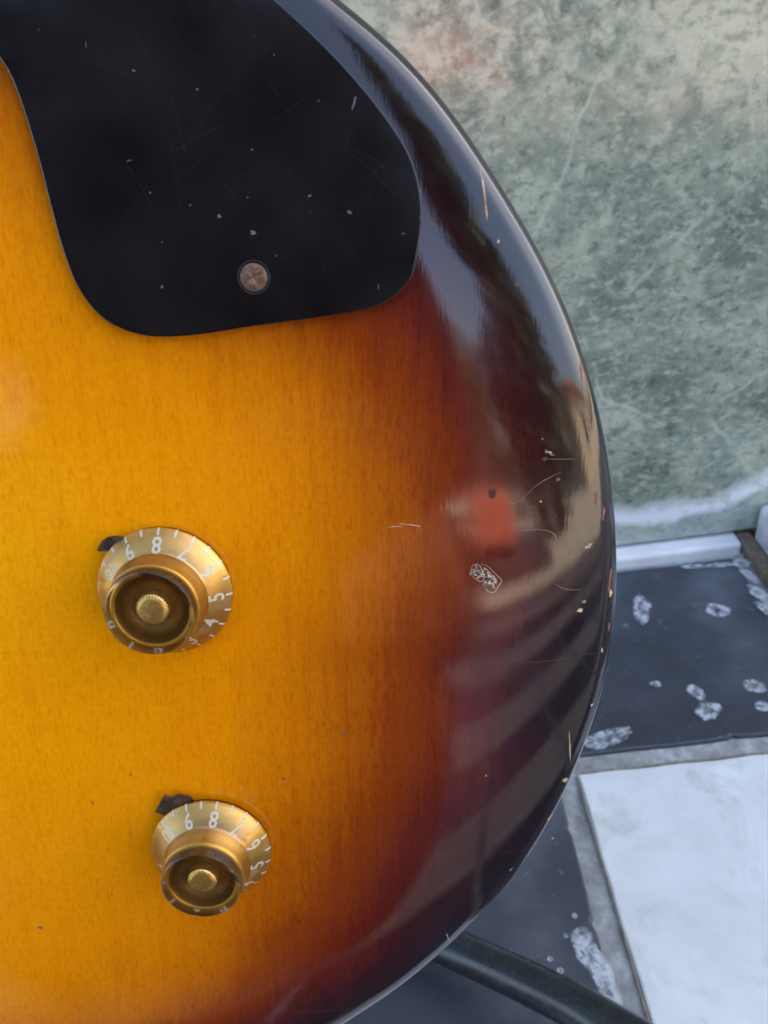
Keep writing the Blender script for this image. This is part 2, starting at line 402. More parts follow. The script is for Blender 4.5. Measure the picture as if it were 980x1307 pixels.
dl = [0, .03, .1, .22, .4, .65, .95, 1.3, 1.7, 2.2, 2.7, 3.2, 3.8, 4.4, 5, 5.7, 6.5, 7.4, 8.4, 9.5, 10.7, 12, 13.5, 15, 17, 19, 21, 23, 25, 27, 29, 31.5, 34, 37, 40, 44, 48, 53, 58, 64, 70, 78, 86, 95, 105]
RR = np.linalg.norm(OUT-CEN, axis=1)
Sfr = np.array([[x/130. for x in dl]])                     # same fractions for all radial lines
Sfr = np.minimum(Sfr, .93)
P2 = OUT[:, None]*(1-Sfr[..., None]) + CEN*Sfr[..., None]
DD = np.minimum(edge_dist(P2, 1, 9), edge_dist(P2, 1, 120)); DD[:, 0] = 0
Z = profile(DD)
# how wide the dark edge of the burst is, by height in the picture (mm)
pxy = face_to_px
K = len(dl); V = []; burst = []
wy = [-400, 0, 250, 450, 600, 740, 850, 1000, 1130, 1300, 1600]; ww = [55, 55, 57, 57, 55, 57, 68, 61, 55, 41, 36]
for i in range(NO):
    for k in range(K):
        x, y = P2[i, k]; z = Z[i, k]; V.append((x*.001, y*.001, z*.001))
        burst.append(DD[i, k]/np.interp(max(min(pxy(x, y)[1] if k % 1 == 0 else 0, 1600), -400), wy, ww))
Fc = []
for i in range(NO):
    j = (i+1) % NO
    for k in range(K-1): Fc.append((i*K+k, j*K+k, j*K+k+1, i*K+k+1))
V.append((CEN[0]*.001, CEN[1]*.001, 0)); burst.append(3.0); c0 = len(V)-1
for i in range(NO): Fc.append((i*K+K-1, ((i+1) % NO)*K+K-1, c0))
# side and back
nb = len(V); TH = 44.0
side = [(0, -7), (0, -TH+5), (.35, -TH+3.2), (1.5, -TH+1.2), (3.2, -TH+.25), (5, -TH)]
z_edge = float(profile(np.array([0.]))[0])
for dins, z in side:
    for i in range(NO):
        n_ = (CEN-OUT[i])/np.linalg.norm(CEN-OUT[i]); p = OUT[i]+n_*dins
        V.append((p[0]*.001, p[1]*.001, min(z, z_edge-1.0)*.001)); burst.append(0.0)
prev = [i*K for i in range(NO)]
for s_ in range(len(side)):
    cur = [nb+s_*NO+i for i in range(NO)]
    for i in range(NO): Fc.append((prev[i], cur[i], cur[(i+1) % NO], prev[(i+1) % NO]))
    prev = cur
Fc.append(tuple(prev))

def mat_burst():
    t = NT('sunburst nitro lacquer'); v = t.coord()
    at = t.n('Attribute'); at.attribute_name = 'burst'; bf = at.outputs['Fac']
    big = t.noise(v, 22, 3, .5); med = t.noise(v, 70, 4, .6)
    gr = t.noise(t.coord((2300, 300, 300)), 1.0, 3, .6)           # fine vertical pores
    gr2 = t.noise(t.coord((520, 30, 30)), 1.0, 3, .55)          # broader streaks
    mott = t.noise(v, 900, 3, .6)
    e = t.math('ADD', bf, t.math('MULTIPLY', t.math('SUBTRACT', big, .5), .30))
    e = t.math('ADD', e, t.math('MULTIPLY', t.math('SUBTRACT', gr2, .5), .10))
    e = t.math('ADD', e, t.math('MULTIPLY', t.math('SUBTRACT', gr, .5), .10))
    c = t.ramp(t.math('DIVIDE', e, 2.5), [(0, (.008, .004, .005)), (.05, (.012, .004, .006)), (.11, (.040, .006, .008)), (.185, (.115, .015, .008)), (.26, (.26, .045, .004)), (.345, (.56, .150, .002)), (.45, (.82, .262, .001)), (.64, (.94, .335, .001)), (.95, (.97, .42, .003))])
    c = t.mix(t.ramp(gr, [(.30, .26), (.48, 0)]), c, (.42, .10, .004), 'MULTIPLY')
    st = t.ramp(gr2, [(.30, .14), (.5, 0)]); c = t.mix(st, c, (.75, .30, .05), 'MULTIPLY')
    c = t.mix(t.ramp(mott, [(.35, .16), (.6, 0)]), c, (.55, .25, .03), 'MULTIPLY')
    c = t.mix(t.ramp(med, [(.35, .12), (.6, 0)]), c, (.8, .5, .3), 'MULTIPLY')
    # brown specks and dings
    sp = t.math('MULTIPLY', t.ramp(t.voro(t.coord((1, .5, 1)), 150, 'F1'), [(.03, .75), (.055, 0)]), t.ramp(t.noise(v, 60, 2), [(.5, 0), (.6, 1)]))
    c = t.mix(sp, c, (.10, .03, .01))
    # horizontal lacquer checks
    ck = t.noise(t.coord((9, 9, 9)), 1, 3); sy = t.n('SeparateXYZ'); t.l(v, sy.inputs[0])
    yy = t.math('ADD', t.math('MULTIPLY', sy.outputs[1], 41.0), t.math('MULTIPLY', ck, .8))
    fr = t.math('ABSOLUTE', t.math('SUBTRACT', t.math('FRACT', yy), .5))
    chk = t.math('MULTIPLY', t.ramp(fr, [(.0, 1), (.0042, 0)]), t.ramp(t.noise(v, 35, 3), [(.54, 0), (.66, .3)]))
    c = t.mix(chk, c, (.30, .10, .03))
    t.col(c).set(Roughness=.55, IOR=1.45, Specular_IOR_Level=.0, Coat_Weight=1.0, Coat_IOR=1.6)
    t.l(t.ramp(med, [(.3, .035), (.7, .10)]), t.b.inputs['Coat Roughness'])
    h = t.math('ADD', t.math('MULTIPLY', gr, .5), t.math('MULTIPLY', t.noise(t.coord((110, 40, 40)), 1, 2), 1.2))
    hh = h
    bn = t.bump(hh, .15, .00009, to='Coat Normal'); return t.m
BURST = mat_burst()
body = mesh('body', V, Fc, BURST, guitar, True)
body.data.attributes.new('burst', 'FLOAT', 'POINT').data.foreach_set('value', burst)

def surf(x, y):
    return float(profile(edge_dist(np.array([[x, y]])))[0])
def surf_px(px, py, lift=.0):
    h = 0.0
    for _ in range(8):
        p = to_face(px, py, h); h = .5*h+.5*surf(*p)
    return p[0], p[1], surf(*p)+lift

# pickguard
def mat_guard():
    t = NT('scratched black pickguard'); v = t.coord()
    a = t.noise(v, 60, 4); b = t.noise(v, 500, 4)
    c = t.ramp(a, [(.3, (.006, .0045, .0045)), (.7, (.013, .010, .010))])
    dust = t.math('MULTIPLY', t.ramp(t.voro(v, 260, 'F1'), [(.035, 1), (.06, 0)]), t.ramp(t.noise(v, 120, 2), [(.55, 0), (.62, 1)]))
    c = t.mix(dust, c, (.32, .33, .36))
    t.col(c).set(IOR=1.5, Specular_IOR_Level=.5)
    t.l(t.ramp(a, [(.3, .09), (.7, .19)]), t.b.inputs['Roughness'])
    t.bump(b, .05, .00006); return t.m
GUARD = mat_guard()
pg_px = [(520, 362), (532, 325), (538, 265), (526, 207), (496, 155), (450, 97), (398, 43), (345, -6), (270, -80), (180, -190), (60, -330), (-60, -420), (-190, -430), (-240, -340), (-200, -210), (-120, -80), (-40, 20), (0, 72), (22, 112), (48, 192), (67, 265), (84, 325), (104, 372), (136, 408), (182, 427), (240, 428), (330, 415), (420, 402.5), (482, 390)]
PG = catmull([to_face(x, y, 1.2) for x, y in pg_px], 12, True)
def inset(P, d):
    t = np.roll(P, -1, 0)-np.roll(P, 1, 0); t /= np.linalg.norm(t, axis=1)[:, None]
    nrm = np.stack([t[:, 1], -t[:, 0]], 1)
    area = .5*np.sum(P[:, 0]*np.roll(P[:, 1], -1)-np.roll(P[:, 0], -1)*P[:, 1])
    return P - nrm*d*(1 if area > 0 else -1)
V, Fc = [], []; n = len(PG)
rings = [(0, -.9), (0, 1.56), (.03, 1.63), (.09, 1.68), (.18, 1.697), (.3, 1.70)]
for dins, z in rings:
    for x, y in inset(PG, dins): V.append((x*.001, y*.001, z*.001))
for s_ in range(len(rings)-1):
    for i in range(n): Fc.append((s_*n+i, s_*n+(i+1) % n, (s_+1)*n+(i+1) % n, (s_+1)*n+i))
Fc.append(tuple((len(rings)-1)*n+i for i in range(n)))
guard = mesh('pickguard', V, Fc, GUARD, guitar, True)
bm = bmesh.new(); bm.from_mesh(guard.data); bmesh.ops.recalc_face_normals(bm, faces=bm.faces); bm.to_mesh(guard.data); bm.free()
sharp(guard, 60); guard['label'] = 'scratched black plastic pickguard'

# its screw: rusty oval head with a cross recess and a countersunk rim
def mat_rust():
    t = NT('rusted screw'); v = t.coord(); a = t.noise(v, 900, 5, .65); b = t.noise(v, 2600, 4)
    t.col(t.ramp(a, [(.3, (.055, .025, .014)), (.5, (.16, .075, .04)), (.7, (.27, .155, .10))])).set(Metallic=.35)
    t.l(t.ramp(b, [(.3, .35), (.7, .7)]), t.b.inputs['Roughness']); t.bump(b, .5, .0001); return t.m
sx_, sy_ = to_face(324, 354, 1.7)
RUST = mat_rust()
bm = bmesh.new(); n, nr = 48, 14; rows = []
for k in range(nr+1):
    r = 2.25*k/nr; row = []
    for j in range(n):
        a = 2*math.pi*j/n; x, y = r*math.cos(a), r*math.sin(a)
        z = .45*(1-(r/2.25)**2)
        u, w = x*math.cos(.5)+y*math.sin(.5), -x*math.sin(.5)+y*math.cos(.5)
        cr = max(math.exp(-(w/.3)**2)*math.exp(-(u/1.45)**6), math.exp(-(u/.3)**2)*math.exp(-(w/1.45)**6))
        row.append(bm.verts.new(((sx_+x)*.001, (sy_+y)*.001, (1.72+z-.24*cr)*.001)))
    rows.append(row)
for k in range(nr):
    for j in range(n): bm.faces.new((rows[k][j], rows[k][(j+1) % n], rows[k+1][(j+1) % n], rows[k+1][j]))
bmesh.ops.remove_doubles(bm, verts=bm.verts, dist=1e-8)
scr = bmobj('screw', bm, RUST, guard, True); scr['label'] = 'rust brown cross head screw'
rim = lathe('countersink', [(2.2, 1.55), (2.3, 1.60), (2.5, 1.72), (2.62, 1.73), (2.75, 1.705)], simple('dull black rim', (.02, .02, .022), .25), guard, 64); rim.location = (sx_*.001, sy_*.001, 0)

# ------------------------------------------------------------------ knobs
def mat_gold(name, c, rough, bumpy=.15):
    t = NT(name); v = t.coord(); a = t.noise(v, 700, 5, .6); b = t.noise(v, 5000, 3)
    t.col(t.mix(t.ramp(a, [(.3, 0), (.7, 1)]), [x*.86 for x in c], c)).set(Metallic=.8, Roughness=rough)
    t.bump(b, bumpy, .00005); return t.m
GOLD = mat_gold('gold paint under acrylic', (.56, .32, .05), .36)
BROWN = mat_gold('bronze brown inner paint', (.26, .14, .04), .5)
def mat_clear():
    t = NT('aged clear acrylic'); v = t.coord()
    t.set(Base_Color=(1, .91, .74, 1), Roughness=.02, IOR=1.49, Transmission_Weight=1.0)
    s = t.ramp(t.voro(t.coord((900, 120, 300), (0, 0, .4)), 1.0), [(0, 0), (.02, 1)])
    t.bump(s, .12, .00004); return t.m
CLEAR = mat_clear()
NUM = simple('aged white numerals', (1.0, .96, .86), .5, var=.12, scale=900)
def mat_shaft():
    t = NT('brass shaft'); a = t.noise(t.coord((1, 1, 1)), 1600, 5, .6)
    t.col(t.ramp(a, [(.3, (.62, .38, .10)), (.7, (.95, .68, .26))])).set(Metallic=.85, Roughness=.36); t.bump(a, .3, .0001); return t.m
BRASS = mat_shaft()
POINTER = simple('tarnished brown metal', (.16, .10, .07), .28, .7, var=.5, scale=500, bump=.4)

def text_mesh(body_, size):
    cu = bpy.data.curves.new('numeral', 'FONT'); cu.body = body_; cu.size = size; cu.align_x = 'CENTER'; cu.align_y = 'CENTER'; cu.resolution_u = 4
    cu.offset = .016*size; cu.space_character = 1.0
    o = bpy.data.objects.new('numeral', cu); COL.objects.link(o); bpy.context.view_layer.update()
    me = bpy.data.meshes.new_from_object(o.evaluated_get(bpy.context.evaluated_depsgraph_get()))
    vs = [(v.co.x, v.co.y) for v in me.vertices]; fs = [tuple(p.vertices) for p in me.polygons]
    bpy.data.objects.remove(o); bpy.data.curves.remove(cu); bpy.data.meshes.remove(me); return vs, fs
GLY = {str(k): text_mesh(str(k), 3.6 if k < 10 else 3.2) for k in range(11)}
def cone_z(r):      # gold skirt height
    return float(np.interp(r, [8.4, 8.9, 12.3], [4.15, 3.75, 1.05]))
def make_knob(px, py, phi8, tilt, label):
    x, y = to_face(px, py, 1.6)
    k = empty('control_knob', None, (x*.001, y*.001, surf(x, y)*.001+.0004), guitar); k['label'] = label
    k.rotation_euler = (R(tilt[0]), R(tilt[1]), 0)
    g_ = lathe('gold_skirt', [(12.25, .55), (12.35, .8), (12.3, 1.05), (8.95, 3.72), (8.6, 3.95), (8.4, 4.3), (7.75, 7.2), (7.55, 7.9), (7.2, 8.3), (6.85, 8.35), (6.6, 8.1)], GOLD, k)
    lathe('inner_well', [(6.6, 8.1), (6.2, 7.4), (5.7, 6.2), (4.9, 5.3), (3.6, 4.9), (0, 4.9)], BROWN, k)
    c_ = lathe('clear_cap', [(0, .3), (12.6, .3), (12.7, .45), (12.72, 1.5), (12.6, 1.75), (9.4, 4.45), (9.05, 4.85), (8.8, 5.4), (8.05, 10.5), (7.95, 10.85), (7.7, 11.05), (7.4, 11.1), (0, 10.95)], CLEAR, k, 128)
    sharp(c_, 35)
    # knurled shaft end
    bm = bmesh.new(); n = 72; rows = []
    for z, rr, kn in ((4.8, 2.95, 1), (7.9, 2.95, 1), (8.25, 2.6, .2), (8.4, 2.1, 0), (8.48, 1.0, 0)):
        rows.append([bm.verts.new((rr*(1-.045*kn*(j % 2))*math.cos(2*math.pi*j/n)*.001, rr*(1-.045*kn*(j % 2))*math.sin(2*math.pi*j/n)*.001, z*.001)) for j in range(n)])
    for a, b in zip(rows, rows[1:]):
        for j in range(n): bm.faces.new((a[j], a[(j+1) % n], b[(j+1) % n], b[j]))
    bm.faces.new(rows[-1]); bmobj('shaft', bm, BRASS, k)
    STEP = 30.5
    for num in range(11):
        ph = R(phi8 + (8-num)*STEP); o = np.array([math.sin(ph), math.cos(ph)]); up = -o; rt = np.array([up[1], -up[0]])
        vs, fs = GLY[str(num)]; V = []
        for u, w in vs:
            p = o*10.0 + rt*u + up*w; V.append((p[0]*.001, p[1]*.001, (cone_z(np.linalg.norm(p))+.07)*.001))
        mesh('numeral', V, fs, NUM, k)
    V, Fc = [], []
    for s_ in range(21):
        ph = R(phi8 + (8-s_/2)*STEP); o = np.array([math.sin(ph), math.cos(ph)]); rt = np.array([o[1], -o[0]]); b0 = len(V)
        for rr in (11.4, 11.85, 12.28):
            for w in (-.23, .23):
                p = o*rr+rt*w; V.append((p[0]*.001, p[1]*.001, (cone_z(rr)+.08)*.001))
        p0, p1 = o*12.42-rt*.23, o*12.42+rt*.23
        V += [(p0[0]*.001, p0[1]*.001, .0007), (p1[0]*.001, p1[1]*.001, .0007)]
        for q_ in range(3): Fc.append((b0+2*q_, b0+2*q_+1, b0+2*q_+3, b0+2*q_+2))
    mesh('tick_marks', V, Fc, NUM, k)
    return k
make_knob(211, 755, 0, (0, 0), 'upper gold control knob with clear cap')
make_knob(270, 1085, 10, (1.5, 0), 'lower gold control knob with clear cap')

# bent metal pointers that stick out from under the knobs
def pointer(pts, z, lab):
    V, Fc = [], []; n = len(pts)
    P = [to_face(x, y, zz) for (x, y, zz) in pts]
    for (x, y), (_, _, zz) in zip(P, pts): V.append((x*.001, y*.001, zz*.001))
    for (x, y), (_, _, zz) in zip(P, pts): V.append((x*.001, y*.001, (zz-.45)*.001))
    Fc = [tuple(range(n)), tuple(range(2*n-1, n-1, -1))] + [(i, n+i, n+(i+1) % n, (i+1) % n) for i in range(n)]
    o = mesh('pointer', V, Fc, POINTER, guitar); o['label'] = lab; return o
pointer([(124, 702, .7), (130, 691, 1.7), (137, 686, 2.2), (150, 684, 2.0), (168, 690, 1.2), (185, 705, .3), (165, 722, .25), (148, 716, .6), (137, 703, .8), (128, 704, .55)], 1, 'brown metal pointer under the upper knob')
pointer([(198, 1037, .6), (205, 1024, 1.3), (210, 1015, 2.1), (218, 1019, 1.5), (228, 1014, 2.3), (244, 1018, 1.4), (252, 1030, .3), (228, 1050, .2), (212, 1041, .5), (206, 1039, .9)], 1, 'crumpled brown metal pointer under the lower knob')

# ------------------------------------------------------------------ dings, chips and scratches in the lacquer
CHIPW = simple('bare pale wood', (.50, .33, .20), .7, var=.45, scale=900)
CHIPR = simple('bare red wood', (.20, .075, .045), .65, var=.5, scale=1200)
def mat_flake():
    t = NT('lifted clear lacquer'); v = t.coord(); a = t.noise(v, 1500, 4, .6, 1.0)
    t.col(t.ramp(a, [(.40, (.03, .014, .008)), (.52, (.16, .09, .05)), (.6, (.55, .46, .36))])).set(Roughness=.2, Coat_Weight=1.0); t.bump(a, .9, .0004); return t.m
FLAKE = mat_flake()
DENT = simple('dark dent', (.07, .022, .012), .5, var=.4, scale=1500)
def chip(name, px, py, a, b, rot, mat, seed, n=18, lift=.035, parent=None, onguard=False, hole=0.0):
    rg = random.Random(seed); ph = [rg.uniform(0, 6.28) for _ in range(5)]; am = [rg.uniform(.06, .2) for _ in range(5)]
    V, Fc = [], []
    cx_, cy_, cz_ = (*to_face(px, py, 1.72), 1.72) if onguard else surf_px(px, py)
    for ring in (1.0, .55):
        for j in range(n):
            t_ = 2*math.pi*j/n; q_ = ring*(1+sum(am[i]*math.sin((i+2)*t_+ph[i]) for i in range(5))*(.25 if mat is DENT else 1))
            u, w = a*q_*math.cos(t_), b*q_*math.sin(t_)
            x = cx_+u*math.cos(rot)-w*math.sin(rot); y = cy_+u*math.sin(rot)+w*math.cos(rot)
            z = 1.72 if onguard else surf(x, y)
            V.append((x*.001, y*.001, (z+(lift if ring < .9 else lift*.4))*.001))
    for j in range(n): Fc.append((j, (j+1) % n, n+(j+1) % n, n+j))
    if not hole: Fc.append(tuple(range(n, 2*n)))
    return mesh(name, V, Fc, mat, parent or guitar)
# (x, y, half length mm, half width mm, turn, material)
for k, (px, py, a, b, rot, mt) in enumerate([
        (618, 248, 3.6, .16, -1.42, CHIPW), (619, 262, 1.6, .22, -1.45, CHIPR), (727, 955, 3.4, .14, -1.45, CHIPW), (721, 996, .75, .5, -.9, CHIPW), (702, 1044, .7, .42, .5, CHIPW), (571, 1196, 1.6, .08, -1.35, CHIPW),
        (751, 697, .8, .55, .4, FLAKE), (740, 779, .5, .45, 0, CHIPW), (745, 768, .35, .28, 0, CHIPW), (701, 578, .85, .3, -.5, FLAKE), (712, 612, .4, .3, .2, CHIPR), (695, 586, .45, .38, .2, DENT),
        (660, 363, .5, .42, 0, DENT), (628, 630, .75, .95, 0, DENT), (760, 636, .3, 1.4, 0, CHIPR), (770, 655, .3, 1.2, 0, CHIPR), (778, 742, .3, 2.2, 0, CHIPR), (779, 757, .3, .8, 0, CHIPW), (777, 800, .25, .8, 0, CHIPR), (755, 900, .3, .3, 0, CHIPW), (768, 830, .2, .5, 0, CHIPW),
        (524, 670, 2.0, .10, -.15, CHIPW), (503, 672, 1.4, .07, .1, CHIPW), (742, 480, .2, 2.6, .12, CHIPR), (752, 535, .2, 2.2, .1, CHIPR), (636, 308, .25, .25, 0, CHIPW), (690, 640, .2, .2, 0, CHIPW), (705, 1070, .3, .2, .5, CHIPW), (652, 1110, .5, .12, .8, CHIPW),
        (692, 560, .15, .15, 0, CHIPW), (620, 990, .15, .25, 0, CHIPW), (52, 1184, .5, .5, 0, CHIPR), (440, 937, .6, .25, .3, CHIPR), (362, 994, .5, .3, .2, CHIPR)]):
    chip('scratch' if b < .2 and a > 1 else 'finish_chip', px, py, a, b, rot, mt, 100+k)
# curved hairline scratches
def hair(pts, w, mat, nm='scratch'):
    P = catmull(pts, 10); V, Fc = [], []
    for i in range(len(P)):
        t_ = P[min(i+1, len(P)-1)]-P[max(i-1, 0)]; t_ = t_/np.linalg.norm(t_); nn = np.array([-t_[1], t_[0]])
        for s_ in (-1, 1):
            q_ = P[i]+nn*s_*w*(1-.7*abs(2*i/len(P)-1)); V.append(tuple(np.array(surf_px(*q_, .02))*.001))
    for i in range(len(P)-1): Fc.append((2*i, 2*i+1, 2*i+3, 2*i+2))
    return mesh(nm, V, Fc, mat, guitar)
HAIR = simple('hairline scratch', (.24, .17, .12), .5)
LIFT = simple('lifted lacquer edge', (.50, .40, .26), .35, var=.5, scale=2500)
zz_ = lambda P: [(540+x/3.77, 560+y/3.77) for x, y in P]
chip('finish_chip', 608.5, 731, 1.0, 1.35, .5, FLAKE, 301, 26, .02); chip('finish_chip', 624, 739, 1.1, 1.9, .65, FLAKE, 302, 26, .02)
for P in ([(228, 640), (238, 610), (262, 604), (280, 625), (292, 660), (284, 685), (262, 682), (240, 665), (228, 640)], [(276, 603), (310, 614), (345, 648), (376, 682), (364, 704), (342, 737), (315, 735), (288, 702), (298, 684)], [(300, 625), (330, 655), (358, 690)], [(245, 625), (258, 650), (275, 668)], [(318, 690), (335, 700), (345, 722)], [(322, 640), (340, 672), (352, 700)]):
    hair(zz_(P), .42, LIFT)
hair([(665, 677), (690, 676), (706, 681), (713, 695), (722, 708), (734, 712)], .45, HAIR)
hair([(664, 638), (684, 620), (700, 610), (717, 602)], .35, HAIR)
hair([(695, 586), (714, 586), (735, 586)], .3, HAIR)
hair([(643, 640), (655, 642), (672, 637)], .3, HAIR)
hair([(708, 745), (722, 752), (742, 753)], .3, HAIR)
# hairline scratches criss-crossing the pickguard
V, Fc = [], []; rh = np.random.default_rng(11)
ctr = [(380, 200), (430, 230), (300, 250), (250, 150), (450, 300), (200, 120), (330, 330), (400, 120), (150, 250), (300, 60)]
for k in range(60):
    cx_, cy_ = ctr[k % len(ctr)]; px, py = cx_+rh.normal()*70, cy_+rh.normal()*55
    an = R(rh.choice([-40, -55, -25, 35, 60, 80]))+rh.normal()*.2; ln = rh.uniform(20, 110); cv = rh.normal()*.02
    pts = [(px-math.cos(an)*ln/2, py-math.sin(an)*ln/2), (px+math.sin(an)*ln*cv, py-math.cos(an)*ln*cv), (px+math.cos(an)*ln/2, py+math.sin(an)*ln/2)]
    fpts = np.array([to_face(x, y, 1.7) for x, y in pts])
    from_in = lambda p: sum(((PG[i][1] > p[1]) != (PG[i-1][1] > p[1])) and (p[0] < (PG[i-1][0]-PG[i][0])*(p[1]-PG[i][1])/(PG[i-1][1]-PG[i][1])+PG[i][0]) for i in range(len(PG))) % 2
    if not all(from_in(p) for p in inset(np.array([*fpts, fpts[1]+.01]), 0)): continue
    C_ = catmull(fpts, 6); w = rh.uniform(.008, .020); b0 = len(V)
    for i, p in enumerate(C_):
        t_ = C_[min(i+1, len(C_)-1)]-C_[max(i-1, 0)]; t_ /= np.linalg.norm(t_)
        for s_ in (-1, 1): V.append(((p[0]-t_[1]*w*s_)*.001, (p[1]+t_[0]*w*s_)*.001, .001706))
    for i in range(len(C_)-1): Fc.append((b0+2*i, b0+2*i+1, b0+2*i+3, b0+2*i+2))
hs = mesh('hairline_scratches', V, Fc, simple('grey hairline', (.018, .018, .021), .3), guard); hs['kind'] = 'stuff'
# marks in the pickguard
DUST = simple('pale scuff', (.10, .10, .105), .6, scale=2000)
for k, (px, py, a, b, rot) in enumerate([(323, 297, .55, .5, 0), (280, 276, .45, .4, 0), (452, 131, .25, 1.2, -.3), (446, 271, .5, .35, -.4), (350, 70, .2, .14, 0), (171, 90, .35, .2, -.5), (207, 366, .2, .45, -.6), (483, 366, .12, .5, 0), (252, 114, .25, .2, .3), (396, 271, .18, .12, 0), (316, 252, .2, .15, 0),
        (165, 205, .5, .12, .2), (243, 262, .25, .15, .4), (322, 191, .3, .15, .2), (395, 250, .4, .2, .4), (192, 246, .2, .2, 0), (207, 309, .15, .15, 0), (110, 57, .1, .5, 0), (480, 135, .12, .12, 0), (515, 298, .3, .12, 0)]):
    chip('scuff', px, py, a*.75, b*.75, rot, DUST, 400+k, 14, .012, guard, True)

# ------------------------------------------------------------------ guitar stand
stand = empty('guitar_stand', None, (0, 0, 0)); tag(stand, 'black metal tube guitar stand whose curved leg shows below the guitar', 'guitar stand')
def mat_tube():
    t = NT('black satin tube'); v = t.coord(); a = t.noise(v, 120, 5, .6); b = t.ramp(t.voro(v, 300, 'F1'), [(.04, 1), (.08, 0)])
    c = t.mix(t.math('MULTIPLY', b, .5), t.ramp(a, [(.3, (.011, .011, .012)), (.7, (.022, .022, .025))]), (.25, .26, .28))
    t.col(c); t.l(t.ramp(a, [(.3, .2), (.7, .32)]), t.b.inputs['Roughness']); return t.m
TUBE = mat_tube(); RUB = simple('black foam rubber', (.015, .015, .016), .85, bump=.5, scale=400)
back = [at_depth(330, 1100, .425), at_depth(480, 1168, .41), at_depth(572, 1208, .39), at_depth(675, 1255, .355), at_depth(768, 1304, .324), at_depth(880, 1380, .298)]
foot = np.array([back[-1][0]+.035, back[-1][1]-.045, .013])
leg = catmull(back+[(back[-1]*.5+foot*.5)+np.array([.004, 0, .0]), foot], 14)
tube('leg', leg, .0096, TUBE, stand)
hub = back[0]
lp = [hub + np.array(v) for v in ((0, 0, 0), (-.10, -.01, -.012), (-.17, -.05, -.03), (-.23, -.13, -.08))]; lf = np.array([lp[-1][0]-.04, lp[-1][1]-.06, .013])
tube('leg', catmull(lp+[lf], 14), .0105, TUBE, stand)
rear = [hub, hub+np.array([0, .05, -.01]), hub+np.array([.0, .10, -.06]), np.array([hub[0], hub[1]+.125, .013])]
tube('leg', catmull(rear, 12), .0105, TUBE, stand)
for p in (foot, lf, rear[-1]): tube('rubber_foot', [p+np.array([0, 0, -.013]), p+np.array([0, 0, .02])], .0135, RUB, stand)
tube('upright', [hub+np.array([0, 0, -.02]), hub+np.array([0, .035, .32])], .011, TUBE, stand)
# cradle: two arms reaching under the lower edge of the body
def gw(x, y, z): return np.array(GM @ Vector((x*.001, y*.001, z*.001)))
ybot = OUT[:, 1].min()
for xo in (-62, 62):
    xx = XC+xo; yb = OUT[np.argmin(np.abs(OUT[:, 0]-xx)+(OUT[:, 1] > 0)*1e3), 1]-8.6
    a = catmull([hub, gw(xx, yb, -75), gw(xx, yb, -50), gw(xx, yb, -15), gw(xx, yb, 6), gw(xx, yb+4, 12)], 10)
    tube('cradle_arm', a, .0055, TUBE, stand); tube('foam_sleeve', a[18:50], .0085, RUB, stand)

# ------------------------------------------------------------------ what stands behind the lens and shows only as reflections
RED = simple('sunlit red paint', (.80, .19, .11), .45, var=.12, scale=8)
BEIGE = simple('beige render', (.60, .48, .33), .9, var=.12, scale=6, bump=.3)
bench = empty('red_bench', None, (.2, -2.95, -.03)); tag(bench, 'low red bench in the sun, mirrored in the dark edge of the guitar', 'bench')
bmobj('seat', box(-.17, .19, -.25, .25, .12, .35, .03, 4), RED, bench)
bmobj('platform', box(-.1, .62, -.25, .5, 0, .08, .01), simple('dark bench base', (.05, .035, .03), .7), bench)
for sx in (-.13, .15): bmobj('leg', box(sx-.03, sx+.03, -.2, .2, 0 if sx < -.11 else .081, .12, .004), simple('dark bench leg', (.05, .04, .04), .7), bench)

house = empty('beige_house', None, (9.6, -7.5, -.03)); tag(house, 'beige house across the paving, mirrored in the polished marble and lacquer', 'house')
bmobj('wall', box(-4.6, 4, -3, 0, 0, 1.75, .02), BEIGE, house)
bmobj('roof', box(-4.9, 4.3, -3.2, .3, 1.75, 1.88, .02), simple('roof tile red', (.35, .14, .08), .8, scale=5), house)
for wx in (-3.4, -1.2, 1.2):
    w_ = bmobj('window', box(wx-.5, wx+.5, .002, .05, .6, 1.4, .01), simple('window frame', (.7, .68, .62), .6), house)
    bmobj('pane', box(wx-.42, wx+.42, .052, .06, .68, 1.32), simple('dark pane', (.03, .035, .04), .1), w_)

